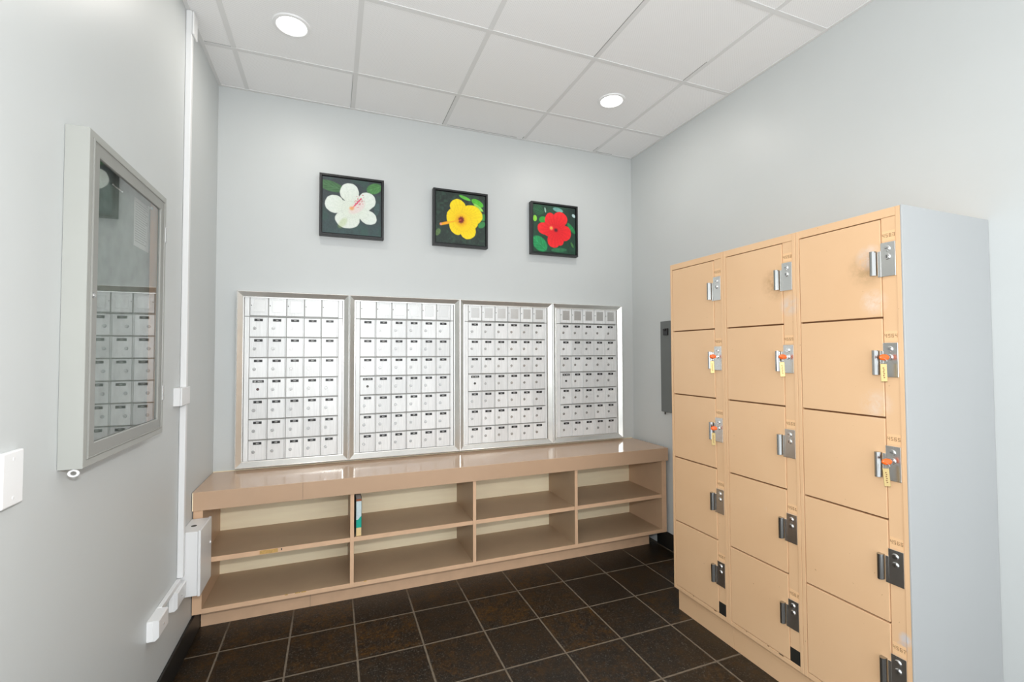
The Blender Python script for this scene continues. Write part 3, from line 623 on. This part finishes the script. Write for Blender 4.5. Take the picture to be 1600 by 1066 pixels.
# ------------------------------------------------------------------ lockers
LX, LY0, LP, LZ, LB = 2.4243, -1.0729, 0.3783, 1.9196, 0.127
DZ = [(1.886, 1.5465), (1.5405, 1.2005), (1.1945, 0.8530), (0.8470, 0.5035), (0.4975, 0.1500)]
LOCKTOP = [1.802, 1.456, 1.104, 0.755, 0.403]
nums = [['4553', '4554', '4555', '4556', '4557'], ['4558', '4559', '4560', '4561', '4562'], ['4563', '4564', '4565', '4566', '4567']]
labs = ['peach metal locker column with five doors, farthest, next to the countertop', 'peach metal locker column with five doors, middle of the three', 'peach metal locker column with grey painted side, nearest the camera']
clabs = ['far', 'middle', 'near']
for k in range(3):
    y0 = LY0 - k*LP; Y = lambda s: y0 - s
    e = 0.0006
    lk = thing('locker_column', labs[k], 'lockers', (LX, y0-LP, 0), 'peach metal lockers along the right wall')
    m = MB()   # carcass
    m.box(LX+0.017, RW-0.004, Y(e), Y(LP-e), LB+0.002, LZ-0.002, m_locker)
    m.build('carcass', None, lk)
    m = MB()
    m.box(LX, LX+0.017, Y(e), Y(0.0155), LB, LZ, m_locker, ch=0.0015)
    m.box(LX, LX+0.017, Y(0.3635), Y(LP-e), LB, LZ, m_locker, ch=0.0015)
    m.box(LX+0.0005, LX+0.017, Y(0.0158), Y(0.3632), 1.8895, LZ, m_locker, ch=0.001)
    m.box(LX+0.0005, LX+0.017, Y(0.0158), Y(0.3632), LB, 0.147, m_locker, ch=0.001)
    m.box(LX+0.0135, LX+0.0165, Y(0.0158), Y(0.3170), 0.147, 1.8895, m_gapbrown)
    m.build('frame', None, lk)
    m = MB(); m.box(LX+0.003, LX+0.017, Y(0.3185), Y(0.3630), 0.147, 1.889, m_locker, ch=0.0008); m.build('lock_stile', None, lk)
    for r, (z1, z0) in enumerate(DZ):
        m = MB(); m.box(LX, LX+0.013, Y(0.0180), Y(0.3165), z0, z1, m_locker, ch=0.0018)
        d = m.build('door', None, lk)
        # punched number above the lock
        zt = LOCKTOP[r]
        m = MB(); m.box(LX+0.0022, LX+0.003, Y(0.321), Y(0.361), zt+0.006, zt+0.040, m_tagtan)
        for gx, gz in glyphs(nums[k][r], 0.0026): m.cyl((LX+0.0023, Y(0.341+gx), zt+0.024+gz), 'x', 0.00105, -0.0006, 6, m_stamp)
        m.build('number_tag', None, lk)
        m = MB(); m.box(LX-0.0035, LX+0.001, Y(0.318), Y(0.3635), zt-0.118, zt, ch=0.001); m.box(LX-0.0034, LX-0.0005, Y(0.308), Y(0.3185), zt-0.118, zt-0.028, ch=0.0008)
        lo = m.build('lock', m_steel, lk)
        for j, dz in enumerate((0.022, 0.050)):
            m = MB(); yy = Y(0.339); zz = zt-dz
            m.cyl((LX-0.0035, yy, zz), 'x', 0.0105, -0.004, 24, m_steel, r2=0.0090); m.cyl((LX-0.0075, yy, zz), 'x', 0.0072, -0.0008, 20, m_chrome)
            m.box(LX-0.0088, LX-0.0080, yy-0.0012, yy+0.0012, zz-0.005, zz+0.005, m_lockdark) if j else m.box(LX-0.0088, LX-0.0080, yy-0.004, yy+0.004, zz-0.001, zz+0.001, m_lockdark)
            m.build('cylinder', None, lo, smooth=True)
        # curled pull on the door edge
        m = MB(); sec = []
        for q in range(9):
            a = math.pi*q/8; sec.append((LX-0.0085-0.0115*math.sin(a), 0.296-0.0095*math.cos(a)))
        sec = [(LX-0.0003, 0.2865)] + sec + [(LX-0.0003, 0.3055)]
        zb0, zb1 = zt-0.111, zt-0.026
        for a, b in zip(sec, sec[1:]): m.face([(a[0], Y(a[1]), zb0), (b[0], Y(b[1]), zb0), (b[0], Y(b[1]), zb1), (a[0], Y(a[1]), zb1)])
        m.face([(a[0], Y(a[1]), zb1) for a in sec]); m.face([(a[0], Y(a[1]), zb0) for a in sec][::-1])
        o = m.build('pull', m_pull, lk, smooth=True)
    m = MB(); m.box(LX+0.0015, LX+0.003, Y(0.3195), Y(0.3625), 0.1485, 0.205); m.build('cover_plate', m_gunmetal, lk)
    m = MB(); m.box(LX+0.032, RW-0.02, Y(e), Y(LP-e), 0.0, LB+0.001, m_locker, ch=0.001); m.build('kick_base', None, lk)
    m = MB()
    for i in range(10 if k else 5):
        s0 = random.uniform(.03, .29); m.box(LX-0.0003, LX+0.001, Y(s0), Y(s0+random.uniform(.004, .02)), 0.1445, 0.1475, m_stamp if i % 3 == 0 else m_tagtan)
    m.build('paint_chips', None, lk)
    if k == 2:
        m = MB(); m.box(LX-0.0006, RW-0.001, Y(LP+0.0001), Y(LP+0.006), 0.0005, LZ+0.001, ch=0.0012); o = m.build('side_panel', m_side, lk); o['label'] = 'grey painted end panel'

# keys with brass tags left in five of the locks
def make_key(k, r, label, turn):
    yy = LY0-k*LP-0.339; zz = LOCKTOP[r]-0.050; x = LX-0.0088
    t = thing('key', label, 'key', (x, yy, zz), 'locker keys with orange heads')
    m = MB(); m.box(x-0.010, x, yy-0.0011, yy+0.0011, zz-0.0035, zz+0.0035); m.build('blade', m_lock, t)
    bm = bmesh.new(); bmesh.ops.create_uvsphere(bm, u_segments=20, v_segments=12, radius=1.0)
    m = MB(); mtx = Matrix.Translation((x-0.022, yy+0.002, zz)) @ Matrix.Rotation(turn, 4, 'X') @ Matrix.Rotation(math.radians(-38), 4, 'Z') @ Matrix.Diagonal((0.0155, 0.0045, 0.0105, 1))
    m.add_bm(bm, m._mi(None), mtx); m.build('key_head', m_orange, t, smooth=True)
    m = MB(); m.torus((x-0.026, yy+0.002, zz-0.0125), 0.0105, 0.0010, 'x', sy=0.75); m.build('key_ring', m_lock, t, smooth=True)
    m = MB(); bm = bmesh.new(); bmesh.ops.create_cube(bm, size=1.0)
    for v in bm.verts: v.co = Vector((v.co.x*0.018, v.co.y*0.0022, v.co.z*0.060))
    bmesh.ops.bevel(bm, geom=[e for e in bm.edges], offset=0.0008, segments=1, affect='EDGES')
    mt = Matrix.Translation((x-0.026, yy+0.002, zz-0.052)) @ Matrix.Rotation(math.radians(-48), 4, 'Z') @ Matrix.Rotation(math.radians(random.uniform(-4, 4)), 4, 'Y')
    m.add_bm(bm, m._mi(m_brass), mt)
    for i in range(6):
        bm = bmesh.new(); bmesh.ops.create_cube(bm, size=1.0)
        for v in bm.verts: v.co = Vector((v.co.x*0.004+(0.0006 if i % 2 else -.0006), v.co.y*0.0003-0.0012, v.co.z*0.0035+0.016-0.0065*i))
        m.add_bm(bm, m._mi(m_stamp), mt)
    m.build('brass_tag', None, t)
make_key(0, 1, 'orange headed key with brass tag in the far column, upper of its two keys', 0.1)
make_key(0, 2, 'orange headed key with brass tag in the far column, lower of its two keys', -0.1)
make_key(1, 1, 'orange headed key with brass tag, the only key in the middle locker column', 0.2)
make_key(2, 1, 'orange headed key with brass tag in the near column, upper of its two keys', 0.0)
make_key(2, 2, 'orange headed key with brass tag in the near column, lower of its two keys', -0.15)
